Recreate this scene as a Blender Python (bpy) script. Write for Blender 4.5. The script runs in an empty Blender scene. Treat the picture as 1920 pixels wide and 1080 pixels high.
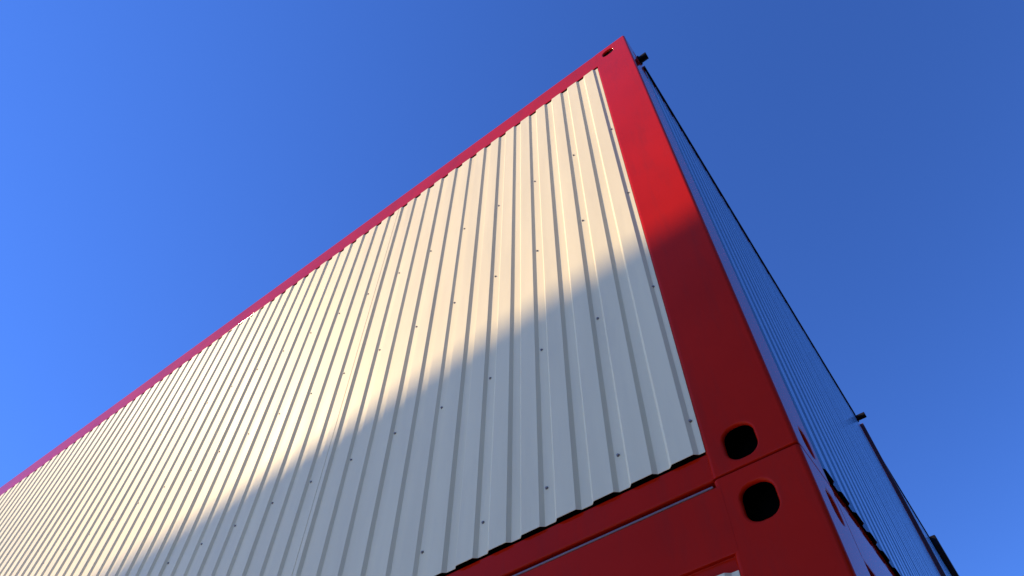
import bpy, bmesh, math, random
from mathutils import Vector, Matrix
from mathutils.geometry import tessellate_polygon
random.seed(7)
S = bpy.context.scene
COL = S.collection
H = 2.8                      # storey height of one container
ZT = 2 * H                   # roof edge of the upper row

# ------------------------------------------------------------------ camera
F_PX, PITCH, ROLL, AZ = 1250.467, 0.88860608, -0.09010523, 1.0358033
CAM = Vector((0.14851, -1.07609, ZT - 3.64225))
cd = bpy.data.cameras.new('camera'); cam = bpy.data.objects.new('camera', cd); COL.objects.link(cam)
cd.sensor_width = 36.0; cd.lens = 36.0 * F_PX / 1920.0
cd.shift_x = -106.917 / 1920.0; cd.shift_y = 85.397 / 1920.0      # the photograph is an off-centre crop
cd.clip_start = 0.02; cd.clip_end = 3000
def w(v):                    # camera survey frame -> world (left face along -X, right face along +Y)
    L = Vector((-math.sin(AZ), math.cos(AZ), 0)); R = Vector((math.cos(AZ), math.sin(AZ), 0))
    return Vector((-v.dot(L), v.dot(R), v.z))
cp, sp = math.cos(PITCH), math.sin(PITCH)
fwd = Vector((0, cp, sp)); up0 = Vector((0, -sp, cp)); rt0 = Vector((1, 0, 0))
rt = rt0 * math.cos(ROLL) + up0 * math.sin(ROLL); up = up0 * math.cos(ROLL) - rt0 * math.sin(ROLL)
a, b, c = w(rt), w(up), -w(fwd)
cam.matrix_world = Matrix(((a.x, b.x, c.x, CAM.x), (a.y, b.y, c.y, CAM.y), (a.z, b.z, c.z, CAM.z), (0, 0, 0, 1)))
S.camera = cam

# ------------------------------------------------------------------ light
SUN = Vector((-0.62, -0.47, 0.58)).normalized()          # towards the sun
el = math.asin(SUN.z); az = math.atan2(SUN.x, SUN.y)      # azimuth clockwise from +Y
W = bpy.data.worlds.new('World'); S.world = W; W.use_nodes = True
nt = W.node_tree; nt.nodes.clear()
sky = nt.nodes.new('ShaderNodeTexSky'); sky.sky_type = 'NISHITA'; sky.sun_disc = False
sky.sun_elevation = el; sky.sun_rotation = az
sky.altitude = 1800; sky.air_density = 1.15; sky.dust_density = 0.0; sky.ozone_density = 4.0
bg = nt.nodes.new('ShaderNodeBackground'); bg.inputs['Strength'].default_value = 0.108
out = nt.nodes.new('ShaderNodeOutputWorld')
wb = nt.nodes.new('ShaderNodeMix'); wb.data_type = 'RGBA'; wb.blend_type = 'MULTIPLY'; wb.inputs[0].default_value = 1
wb.inputs[7].default_value = (0.46, 0.75, 1.38, 1)      # the photograph's cool, vivid white balance
nt.links.new(sky.outputs[0], wb.inputs[6]); nt.links.new(wb.outputs[2], bg.inputs[0]); nt.links.new(bg.outputs[0], out.inputs[0])
sd = bpy.data.lights.new('sun', 'SUN'); sun = bpy.data.objects.new('sun', sd); COL.objects.link(sun)
sd.energy = 3.5; sd.angle = math.radians(0.5); sd.color = (1.0, 0.74, 0.42)
sun.location = SUN * 60; sun.rotation_euler = SUN.to_track_quat('Z', 'Y').to_euler()
S.view_settings.view_transform = 'Standard'; S.view_settings.look = 'None'
S.view_settings.gamma = 1; S.view_settings.exposure = 0.73; S.view_settings.use_curve_mapping = False

# ------------------------------------------------------------------ materials
def mat(name, col, rough=0.5, metal=0.0, var=0.08, nscale=3.0, stretch=(1, 1, 1), bump=0.0, bscale=40.0,
        bstretch=(1, 1, 1), spec=0.5, dirt=0.0, dirtcol=(0.05, 0.04, 0.035), rvar=0.06, bdist=0.01):
    m = bpy.data.materials.new(name); m.use_nodes = True
    n, l = m.node_tree.nodes, m.node_tree.links
    p = n['Principled BSDF']
    tc = n.new('ShaderNodeTexCoord')
    mp = n.new('ShaderNodeMapping'); mp.inputs['Scale'].default_value = stretch; l.new(tc.outputs['Object'], mp.inputs[0])
    nz = n.new('ShaderNodeTexNoise'); nz.inputs['Scale'].default_value = nscale; nz.inputs['Detail'].default_value = 6
    l.new(mp.outputs[0], nz.inputs['Vector'])
    mr = n.new('ShaderNodeMapRange'); mr.inputs[1].default_value = 0.3; mr.inputs[2].default_value = 0.7
    mr.inputs[3].default_value = 1 - var; mr.inputs[4].default_value = 1 + var; l.new(nz.outputs[0], mr.inputs[0])
    mx = n.new('ShaderNodeMix'); mx.data_type = 'RGBA'; mx.blend_type = 'MULTIPLY'; mx.inputs[0].default_value = 1
    mx.inputs[6].default_value = (*col, 1)
    cmb = n.new('ShaderNodeCombineColor')
    for i in range(3): l.new(mr.outputs[0], cmb.inputs[i])
    l.new(cmb.outputs[0], mx.inputs[7])
    last = mx.outputs[2]
    if dirt > 0:
        n2 = n.new('ShaderNodeTexNoise'); n2.inputs['Scale'].default_value = 2.2; n2.inputs['Detail'].default_value = 9
        n2.inputs['Roughness'].default_value = 0.7
        mp2 = n.new('ShaderNodeMapping'); mp2.inputs['Scale'].default_value = (7, 7, 1.2); l.new(tc.outputs['Object'], mp2.inputs[0])
        l.new(mp2.outputs[0], n2.inputs['Vector'])
        r2 = n.new('ShaderNodeMapRange'); r2.inputs[1].default_value = 0.50; r2.inputs[2].default_value = 0.78
        r2.inputs[3].default_value = 0; r2.inputs[4].default_value = dirt; l.new(n2.outputs[0], r2.inputs[0])
        m2 = n.new('ShaderNodeMix'); m2.data_type = 'RGBA'; l.new(r2.outputs[0], m2.inputs[0])
        l.new(last, m2.inputs[6]); m2.inputs[7].default_value = (*dirtcol, 1); last = m2.outputs[2]
    l.new(last, p.inputs['Base Color'])
    rr = n.new('ShaderNodeMapRange'); rr.inputs[1].default_value = 0.3; rr.inputs[2].default_value = 0.7
    rr.inputs[3].default_value = max(0.02, rough - rvar); rr.inputs[4].default_value = rough + rvar
    l.new(nz.outputs[0], rr.inputs[0]); l.new(rr.outputs[0], p.inputs['Roughness'])
    p.inputs['Metallic'].default_value = metal; p.inputs['Specular IOR Level'].default_value = spec
    if bump > 0:
        mb = n.new('ShaderNodeMapping'); mb.inputs['Scale'].default_value = bstretch; l.new(tc.outputs['Object'], mb.inputs[0])
        nb = n.new('ShaderNodeTexNoise'); nb.inputs['Scale'].default_value = bscale; nb.inputs['Detail'].default_value = 4
        l.new(mb.outputs[0], nb.inputs['Vector'])
        bp = n.new('ShaderNodeBump'); bp.inputs['Strength'].default_value = bump; bp.inputs['Distance'].default_value = bdist
        l.new(nb.outputs[0], bp.inputs['Height']); l.new(bp.outputs[0], p.inputs['Normal'])
    return m
M = dict(
    red=mat('red gloss paint', (0.47, 0.012, 0.002), 0.08, spec=0.07, rvar=0.02, var=0.1, nscale=2.5, bump=0.06, bscale=7, dirt=0.4, dirtcol=(0.16, 0.02, 0.014), bdist=0.004),
    cream=mat('cream coated sheet', (0.81, 0.715, 0.45), 0.5, spec=0.08, var=0.045, nscale=2.0, stretch=(6, 6, 0.5), bump=0.05, bscale=3.0,
              bstretch=(3, 3, 0.7), dirt=0.14, dirtcol=(0.45, 0.4, 0.32), bdist=0.006),
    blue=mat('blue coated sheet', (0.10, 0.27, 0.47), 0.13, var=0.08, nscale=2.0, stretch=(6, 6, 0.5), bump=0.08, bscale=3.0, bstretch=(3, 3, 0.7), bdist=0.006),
    shaded_red=mat('red darkened as shade', (0.07, 0.012, 0.02), 0.5),  # frame red darkened to paint the shade on the joint cover
    glint=mat('painted edge glint', (0.16, 0.11, 0.13), 0.4),
    dark=mat('painted gap shade', (0.003, 0.003, 0.003), 1.0, spec=0.0),  # near-black colour paints the shade inside holes, notches and gaps
    black=mat('black trim', (0.004, 0.003, 0.005), 0.6, spec=0.2),
    screw=mat('dull screw head', (0.20, 0.18, 0.165), 0.5),
    roof=mat('zinc roof sheet', (0.35, 0.36, 0.37), 0.5, metal=0.4),
    pipe=mat('dark grey pipe', (0.02, 0.022, 0.03), 0.35),
    ground=mat('pale bounce ground', (0.66, 0.77, 0.86), 0.9, var=0.2, nscale=0.6, bump=0.3, bscale=30),  # unseen ground, made pale and bluish to bounce light onto the wall
    added_dark_sheet=mat('added_dark_sheet', (0.045, 0.045, 0.047), 0.85, var=0.2, nscale=0.8, bump=0.4, bscale=80),
    blocker_face=mat('dark grey brick', (0.035, 0.037, 0.042), 0.9, var=0.25, nscale=14, bump=0.3, bscale=30),
    blocker_trim=mat('dark blocker trim', (0.05, 0.05, 0.055), 0.5),
    render=mat('pale render wall', (0.50, 0.45, 0.38), 0.85, var=0.08, nscale=0.8, bump=0.2, bscale=60),
    glass=mat('window glass', (0.03, 0.04, 0.05), 0.06, spec=0.7),
    frame=mat('white shade panel', (0.75, 0.75, 0.73), 0.4),
    added_trim=mat('grey coping', (0.32, 0.32, 0.32), 0.6),
)

# ------------------------------------------------------------------ helpers
def link(name, bm, m, parent=None, smooth=None, loc=None):
    bmesh.ops.remove_doubles(bm, verts=bm.verts, dist=1e-5)
    bmesh.ops.recalc_face_normals(bm, faces=bm.faces)
    me = bpy.data.meshes.new(name); bm.to_mesh(me); bm.free()
    if smooth:
        for f in me.polygons: f.use_smooth = True
        me.set_sharp_from_angle(angle=math.radians(smooth))
    me.materials.append(M[m])
    o = bpy.data.objects.new(name, me); COL.objects.link(o)
    if smooth:
        wn = o.modifiers.new('weighted normals', 'WEIGHTED_NORMAL'); wn.keep_sharp = True; wn.weight = 90
    if parent: o.parent = parent
    if loc: o.location = loc
    return o
def thing(name, label, cat, loc, group=None):
    o = bpy.data.objects.new(name, None); COL.objects.link(o); o.location = loc; o.empty_display_size = 0.3
    o['label'] = label; o['category'] = cat
    if group: o['group'] = group
    return o
def box(bm, x0, x1, y0, y1, z0, z1, bev=0.0):
    vs = [bm.verts.new((x, y, z)) for x in (x0, x1) for y in (y0, y1) for z in (z0, z1)]
    fs = [bm.faces.new([vs[i] for i in q]) for q in ((0, 1, 3, 2), (4, 6, 7, 5), (0, 4, 5, 1), (2, 3, 7, 6), (0, 2, 6, 4), (1, 5, 7, 3))]
    if bev > 0:
        es = list({e for f in fs for e in f.edges})
        bmesh.ops.bevel(bm, geom=es, offset=bev, segments=2, affect='EDGES', profile=0.6)
def cyl(bm, p0, p1, r, n=16, cap=True):
    p0, p1 = Vector(p0), Vector(p1); q = (p1 - p0).to_track_quat('Z', 'Y')
    A = [bm.verts.new(p0 + q @ Vector((r * math.cos(t), r * math.sin(t), 0))) for t in [2 * math.pi * i / n for i in range(n)]]
    B = [bm.verts.new(p1 + q @ Vector((r * math.cos(t), r * math.sin(t), 0))) for t in [2 * math.pi * i / n for i in range(n)]]
    for i in range(n): bm.faces.new((A[i], A[(i + 1) % n], B[(i + 1) % n], B[i]))
    if cap: bm.faces.new(A[::-1]); bm.faces.new(B)
# a face frame maps (u along the wall from the corner, o outward, z up) to the container's own axes
def left_face(u, o, z): return Vector((-u, -o, z))
def right_face(u, o, z): return Vector((o, u, z))

def rounded_hole(cu, cz, hw, hh, r, n=7):
    pts = []
    for (sx, sz, a0) in ((1, 1, 0), (-1, 1, 90), (-1, -1, 180), (1, -1, 270)):
        for i in range(n + 1):
            t = math.radians(a0 + 90 * i / n)
            pts.append((cu + sx * (hw - r) + r * math.cos(t), cz + sz * (hh - r) + r * math.sin(t)))
    return pts
def plate(bm, fr, u0, u1, z0, z1, holes, o=0.0):
    """flat plate with round-lipped holes"""
    R = 0.007
    loops = [[(u0, z0), (u1, z0), (u1, z1), (u0, z1)]]
    for (cu, cz, hw, hh) in holes: loops.append(rounded_hole(cu, cz, hw + R, hh + R, min(hw, hh) * 0.82 + R))
    flat = [p for lp in loops for p in lp]
    tris = tessellate_polygon([[Vector((p[0], p[1], 0)) for p in lp] for lp in loops])
    vs = [bm.verts.new(fr(p[0], o, p[1])) for p in flat]
    for t in tris:
        try: bm.faces.new([vs[i] for i in t])
        except ValueError: pass
    k = 4
    for (cu, cz, hw, hh) in holes:
        n = len(loops[1]); prev = vs[k:k + n]; k += n
        for j in range(1, 5):
            t = math.radians(90 * j / 4); rad = R * (1 - math.sin(t)); dep = R * (1 - math.cos(t))
            ring = [bm.verts.new(fr(p[0], o - dep, p[1])) for p in rounded_hole(cu, cz, hw + rad, hh + rad, min(hw, hh) * 0.82 + rad)]
            for i in range(n): bm.faces.new((prev[i], prev[(i + 1) % n], ring[(i + 1) % n], ring[i]))
            prev = ring
        ring = [bm.verts.new(fr(p[0], o - 0.009, p[1])) for p in rounded_hole(cu, cz, hw, hh, min(hw, hh) * 0.82)]
        for i in range(n): bm.faces.new((prev[i], prev[(i + 1) % n], ring[(i + 1) % n], ring[i]))

PW = 0.187                    # width of a corner post flange
HOLES = ((0.108, 0.063), (0.108, H - 0.085))
def corner_post(parent, at=(0, 0), flip=(1, 1), top=False):
    """L profile: one flange in each wall plane, rounded edges, oval lifting holes top and bottom"""
    bm = bmesh.new()
    z0, z1, e, rc, ri = 0.002, H - 0.002, 0.0035, 0.010, 0.012
    fl = lambda u, o, z: Vector((at[0] - flip[0] * u, at[1] - flip[1] * o, z))
    fr = lambda u, o, z: Vector((at[0] + flip[0] * o, at[1] + flip[1] * u, z))
    plate(bm, fl, rc, PW - ri, z0 + e, z1 - e, [(HOLES[0][0], HOLES[0][1], 0.034, 0.041), (HOLES[1][0], HOLES[1][1], 0.030 if top else 0.034, 0.033 if top else 0.041)])
    plate(bm, fr, rc, PW - ri, z0 + e, z1 - e, [(HOLES[0][0], HOLES[0][1] + 0.01, 0.026, 0.034), (HOLES[1][0], HOLES[1][1] - 0.005, 0.026, 0.034)])
    # profile as (x, y, nx, ny) in local axes (corner at origin, left flange along -x, right flange along +y)
    arc = lambda cx, cy, r, a0, a1, n=5: [(cx + r * math.cos(math.radians(a0 + (a1 - a0) * i / n)), cy + r * math.sin(math.radians(a0 + (a1 - a0) * i / n)),
                                         math.cos(math.radians(a0 + (a1 - a0) * i / n)), math.sin(math.radians(a0 + (a1 - a0) * i / n))) for i in range(n + 1)]
    lip_l = [(-PW, 0.06, -1, 0)] + arc(-PW + ri, ri, ri, 180, 270)
    cor = arc(-rc, rc, rc, -90, 0)
    lip_r = arc(-ri, PW - ri, ri, 0, 90) + [(-0.06, PW, 0, 1)]
    def strip(pr, rows):
        g = [[bm.verts.new((at[0] + flip[0] * (x - nx * d), at[1] + flip[1] * (y - ny * d), z)) for (x, y, nx, ny) in pr] for (z, d) in rows]
        for A, B in zip(g, g[1:]):
            for i in range(len(pr) - 1): bm.faces.new((A[i], A[i + 1], B[i + 1], B[i]))
    full = [(z0, e), (z0 + e * 0.35, e * 0.3), (z0 + e, 0), (z1 - e, 0), (z1 - e * 0.35, e * 0.3), (z1, e)]
    for pr in (lip_l, cor, lip_r): strip(pr, full)
    for pr in ([lip_l[-1], cor[0]], [cor[-1], lip_r[0]]):
        strip(pr, full[:3]); strip(pr, full[3:])
    # end caps
    for z in (z0, z1):
        for q in (((-PW, e), (-e, e), (-e, 0.06), (-PW, 0.06)), ((-0.06, 0.06), (-e, 0.06), (-e, PW), (-0.06, PW))):
            bm.faces.new([bm.verts.new((at[0] + flip[0] * x, at[1] + flip[1] * y, z)) for x, y in q])
    return link('corner_post', bm, 'red', parent, smooth=35)

def sweep(bm, fr, prof, u0, u1):
    """prof: list of (o, z), swept along u"""
    A = [bm.verts.new(fr(u0, o, z)) for o, z in prof]; B = [bm.verts.new(fr(u1, o, z)) for o, z in prof]
    for i in range(len(prof) - 1): bm.faces.new((A[i], A[i + 1], B[i + 1], B[i]))
    bm.faces.new(A); bm.faces.new(B[::-1])
def top_rail(parent, fr, u0, u1, drop):
    t = H - 0.003 - drop; bm = bmesh.new(); r = 0.007; f = 0.0003
    prof = [(-0.06, t)] + [(f - r + r * math.sin(math.radians(g)), t - r + r * math.cos(math.radians(g))) for g in (0, 22, 45, 68, 90)]
    lip = H - (0.170 if drop else 0.180)
    prof += [(f - 0.004 + 0.004 * math.cos(math.radians(g)), lip - 0.004 * math.sin(math.radians(g)) + 0.004) for g in (0, 45, 90)]
    if drop: prof += [(-0.009, lip), (-0.010, lip - 0.002), (-0.010, H - 0.196), (-0.06, H - 0.196)]
    else: prof += [(-0.06, lip)]
    sweep(bm, fr, prof, u0, u1)
    return link('top_rail', bm, 'red', parent, smooth=35)
def bottom_rail(parent, fr, u0, u1):
    bm = bmesh.new(); o = -0.009; r = 0.006
    prof = [(-0.06, 0.003)] + [(o - r + r * math.cos(math.radians(g)), 0.003 + r + r * math.sin(math.radians(g))) for g in (-90, -60, -30, 0)]
    prof += [(o, 0.0725), (-0.06, 0.0725)]
    sweep(bm, fr, prof, u0, u1)
    return link('bottom_rail', bm, 'red', parent, smooth=35)

PITCH_R, U0 = 0.1002, 0.205
O_LO, O_HI, TH = -0.0035, 0.005, 0.0012
def cladding(parent, fr, u_end, z0, z1, m='cream', depth=1.0):
    """trapezoid sheet with real ribs, thickness and sheet laps"""
    prof = [(PW - 0.002, O_LO + 0.0)]
    s = 0.010; rnd = random.Random(3)
    k = 0
    while True:
        u = U0 + k * PITCH_R + rnd.uniform(-0.0012, 0.0012)
        if u + PITCH_R > u_end: break
        hi = O_HI * depth + O_LO * (1 - depth) + rnd.uniform(-0.0006, 0.0006); lo = O_LO + rnd.uniform(-0.0004, 0.0004)
        prof += [(u - s * 0.5, lo), (u + s * 0.5, hi)]
        if k == 13:
            prof += [(u + 0.022, hi), (u + 0.0222, hi - 0.001), (u + 0.0262, hi - 0.001), (u + 0.0264, hi)]
        prof += [(u + 0.058, hi), (u + 0.058 + s * 0.85, lo)]
        k += 1
    prof.append((u_end, O_LO))
    bm = bmesh.new()
    rows = [[bm.verts.new(fr(u, o + d, z)) for u, o in prof] for d, z in ((-TH, z0), (0, z0), (0, z1), (-TH, z1))]
    for A, B in zip(rows, rows[1:] + rows[:1]):
        for i in range(len(prof) - 1): bm.faces.new((A[i], A[i + 1], B[i + 1], B[i]))
    o = link('cladding', bm, m, parent)
    bv = o.modifiers.new('soft folds', 'BEVEL'); bv.width = 0.0022; bv.segments = 2; bv.limit_method = 'ANGLE'; bv.angle_limit = math.radians(20)
    return o
def screw_mesh():
    bm = bmesh.new()
    cyl(bm, (0, 0, 0), (0, 0.0012, 0), 0.0042, 12); cyl(bm, (0, 0.0012, 0), (0, 0.0042, 0), 0.0032, 6)
    return bm
SCREW_ME = None
def screws(panel, fr, u_end, rows, limit=100):
    """each visible screw is its own sub-part; the ones beyond the nearest hundred are one mesh"""
    global SCREW_ME
    spots = []
    for c in range(int((u_end - 0.2) / (2 * PITCH_R))):
        u = max(0.2, U0 - 0.014 + 2 * PITCH_R * c)
        for z in rows: spots.append((u + random.uniform(-.003, .003), z + random.uniform(-.006, .006)))
    nrm = fr(0, 1, 0) - fr(0, 0, 0)
    rot = Vector((0, 1, 0)).rotation_difference(nrm)
    for i, (u, z) in enumerate(spots[:limit]):
        if SCREW_ME is None:
            o = link('screw', screw_mesh(), 'screw', panel); SCREW_ME = o.data
        else:
            o = bpy.data.objects.new('screw', SCREW_ME); COL.objects.link(o); o.parent = panel
        o.location = fr(u, O_LO, z); o.rotation_mode = 'QUATERNION'; o.rotation_quaternion = rot
    if len(spots) > limit:
        bm = bmesh.new()
        for u, z in spots[limit:]:
            p = fr(u, O_LO, z); cyl(bm, p, p + nrm * 0.0038, 0.0042, 8)
        o = link('screw', bm, 'screw', panel); o['kind'] = 'stuff'
def lug(parent, u, z, ln, r):
    bm = bmesh.new()
    cyl(bm, (-0.005, u, z), (0.008, u, z), r * 1.35, 20); cyl(bm, (0.008, u, z), (ln, u, z), r, 20)
    bmesh.ops.bevel(bm, geom=[e for e in bm.edges if e.calc_face_angle(0) > 1.2], offset=0.002, segments=2, affect='EDGES')
    return link('lug', bm, 'black', parent, smooth=35)

def container(label, loc, LEN, WID, top, detail=True, gutter=0):
    t = thing('office_container', label, 'container', loc, 'stacked red and cream office containers')
    corner_post(t, top=top); corner_post(t, (-LEN, 0), (-1, 1), top); corner_post(t, (0, WID), (1, -1)); corner_post(t, (-LEN, WID), (-1, -1))
    bm = bmesh.new(); box(bm, -LEN + 0.062, -0.062, 0.062, WID - 0.062, 0.004, H - 0.03); link('body', bm, 'dark', t)
    drop = 0.0 if top else 0.014
    zc0, zc1 = 0.076, H - (0.194 if top else 0.2)
    back = lambda u, o, z: Vector((-u, WID + o, z)); far = lambda u, o, z: Vector((-LEN - o, u, z))
    for fr, ln in ((left_face, LEN), (right_face, WID), (back, LEN), (far, WID)):
        top_rail(t, fr, PW - 0.013, ln - PW + 0.013, drop); bottom_rail(t, fr, PW - 0.001, ln - PW + 0.001)
    p = cladding(t, left_face, LEN - PW, zc0, zc1)
    rows = [H - q for q in (2.624, 2.10, 1.53, 0.966)]
    if detail: screws(p, left_face, LEN - PW, rows)
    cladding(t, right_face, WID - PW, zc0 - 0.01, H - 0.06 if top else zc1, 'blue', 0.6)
    cladding(t, back, LEN - PW, zc0, zc1); cladding(t, far, WID - PW, zc0, zc1)
    if top:
        bm = bmesh.new(); box(bm, -LEN + PW, -PW + 0.004, 0.0012, 0.05, H - 0.192, H - 0.1805); link('shade_strip', bm, 'dark', t)  # black strip paints the shade in the notches under the top rail
        bm = bmesh.new(); box(bm, -LEN + 0.02, -0.02, 0.02, WID - 0.02, H - 0.028, H - 0.012); link('roof', bm, 'roof', t)
        bm = bmesh.new(); box(bm, -0.03, 0.010, PW + 0.01, WID - PW, H - 0.034, H - 0.002, 0.003); link('drip_edge', bm, 'black', t)
        if detail: lug(t, 0.155, H - 0.018, 0.048, 0.019)
        if detail: lug(t, WID - 0.14, H - 0.03, 0.075, 0.024)
    bm = bmesh.new(); box(bm, -0.02, 0.024, WID - 0.03, WID + 0.012, 0.01, H - 0.01, 0.003); link('joint_cover', bm, 'shaded_red', t)
    if gutter:
        bm = bmesh.new(); box(bm, 0.002, 0.062, gutter, WID - 0.05, H - 0.11, H + 0.004, 0.012); link('gutter', bm, 'black', t, smooth=40)
    if not top:
        bm = bmesh.new(); cyl(bm, (-PW - 0.002, 0.0015, H - 0.0165), (-LEN + PW, 0.0015, H - 0.0165), 0.0028, 10); link('glint_strip', bm, 'glint', t, smooth=40)  # pale strip paints the sky highlight along the rail's top edge
    return t

# ------------------------------------------------------------------ setting
bm = bmesh.new(); g = 1500
bm.faces.new([bm.verts.new(v) for v in ((-g, -g, 0), (g, -g, 0), (g, g, 0), (-g, g, 0))])
gr = link('ground', bm, 'ground'); gr['kind'] = 'structure'
bm = bmesh.new()
bm.faces.new([bm.verts.new(v) for v in ((-1.6, -400, 0.004), (60, -400, 0.004), (60, 400, 0.004), (-1.6, 400, 0.004))])
rd = link('dark_ground', bm, 'added_dark_sheet'); rd['kind'] = 'structure'  # added unseen dark sheet, cuts light bounced onto the right-hand rib flanks

# ------------------------------------------------------------------ the containers
LEN, WID = 9.12, 3.72
container('upper corner container, cream ribbed wall half in sun, red frame rising to the peak', (0, 0, H), LEN, WID, True)
container('lower corner container, mostly out of frame, red rail and post below the seam', (0, 0, 0), LEN, WID, False, detail=False)
container('upper container farther along the shaded blue-looking side, past the second lug', (0, WID + 0.02, H), LEN, WID, True, detail=False, gutter=2.0)
container('lower container farther along the shaded side, hidden beneath its upper neighbour', (0, WID + 0.02, 0), LEN, WID, False, detail=False)

# added unseen block on the right, keeps light off the right-hand rib flanks
t = thing('light_blocker', 'added unseen dark block with a flat roof, keeps light off the rib flanks', 'blocker', (7.0, -8.0, 0))
bm = bmesh.new(); box(bm, 0, 8, -9, 8.0, 0, 7.3); link('blocker_wall', bm, 'blocker_face', t)
bm = bmesh.new(); box(bm, -0.15, 8.15, -9.15, 8.15, 7.3, 7.55, 0.02); link('added_trim', bm, 'blocker_trim', t)
for fl in range(2):
    for i in range(5):
        y = -7.6 + i * 3.3; z = 1.2 + fl * 3.1
        bm = bmesh.new()
        for q in ((y, y + 1.3, z, z + 0.08), (y, y + 1.3, z + 1.42, z + 1.5), (y, y + 0.08, z + 0.08, z + 1.42), (y + 1.22, y + 1.3, z + 0.08, z + 1.42)):
            box(bm, -0.03, 0.05, q[0], q[1], q[2], q[3])
        wn = link('blocker_window', bm, 'blocker_trim', t)
        bm = bmesh.new(); box(bm, -0.012, 0.03, y + 0.08, y + 1.22, z + 0.08, z + 1.42); link('pane', bm, 'glass', wn)

# ------------------------------------------------------------------ added unseen panel behind the camera, shaped to cast the shade
hit = Vector((0.0, 0.0, ZT - 1.86)); T = 14.0
E = hit + SUN * T
ang = math.atan(0.024 / (SUN.z / -SUN.y + 0.024 * SUN.x / SUN.y))
bh = E.z
t = thing('shade_caster', 'added unseen panel on two tall posts, put in to shade the containers', 'shade_caster', (E.x, E.y, 0))
t.rotation_euler = (0, 0, ang)
bm = bmesh.new(); box(bm, -3.9, 0.6, -0.24, -0.04, bh - 1.75, bh - 0.06); link('shade_panel', bm, 'frame', t)
for q in ((-4.0, 0.7, bh - 0.06, bh), (-4.0, 0.7, bh - 1.81, bh - 1.75), (-4.0, -3.9, bh - 1.75, bh - 0.06), (0.6, 0.7, bh - 1.75, bh - 0.06)):
    bm = bmesh.new(); box(bm, q[0], q[1], -0.26, 0.0, q[2], q[3], 0.008); link('shade_edge', bm, 'added_trim', t)
for x in (-3.0, -0.4):
    bm = bmesh.new(); box(bm, x - 0.14, x + 0.14, -0.55, -0.27, 0, bh - 0.2, 0.015); link('shade_post', bm, 'added_trim', t)
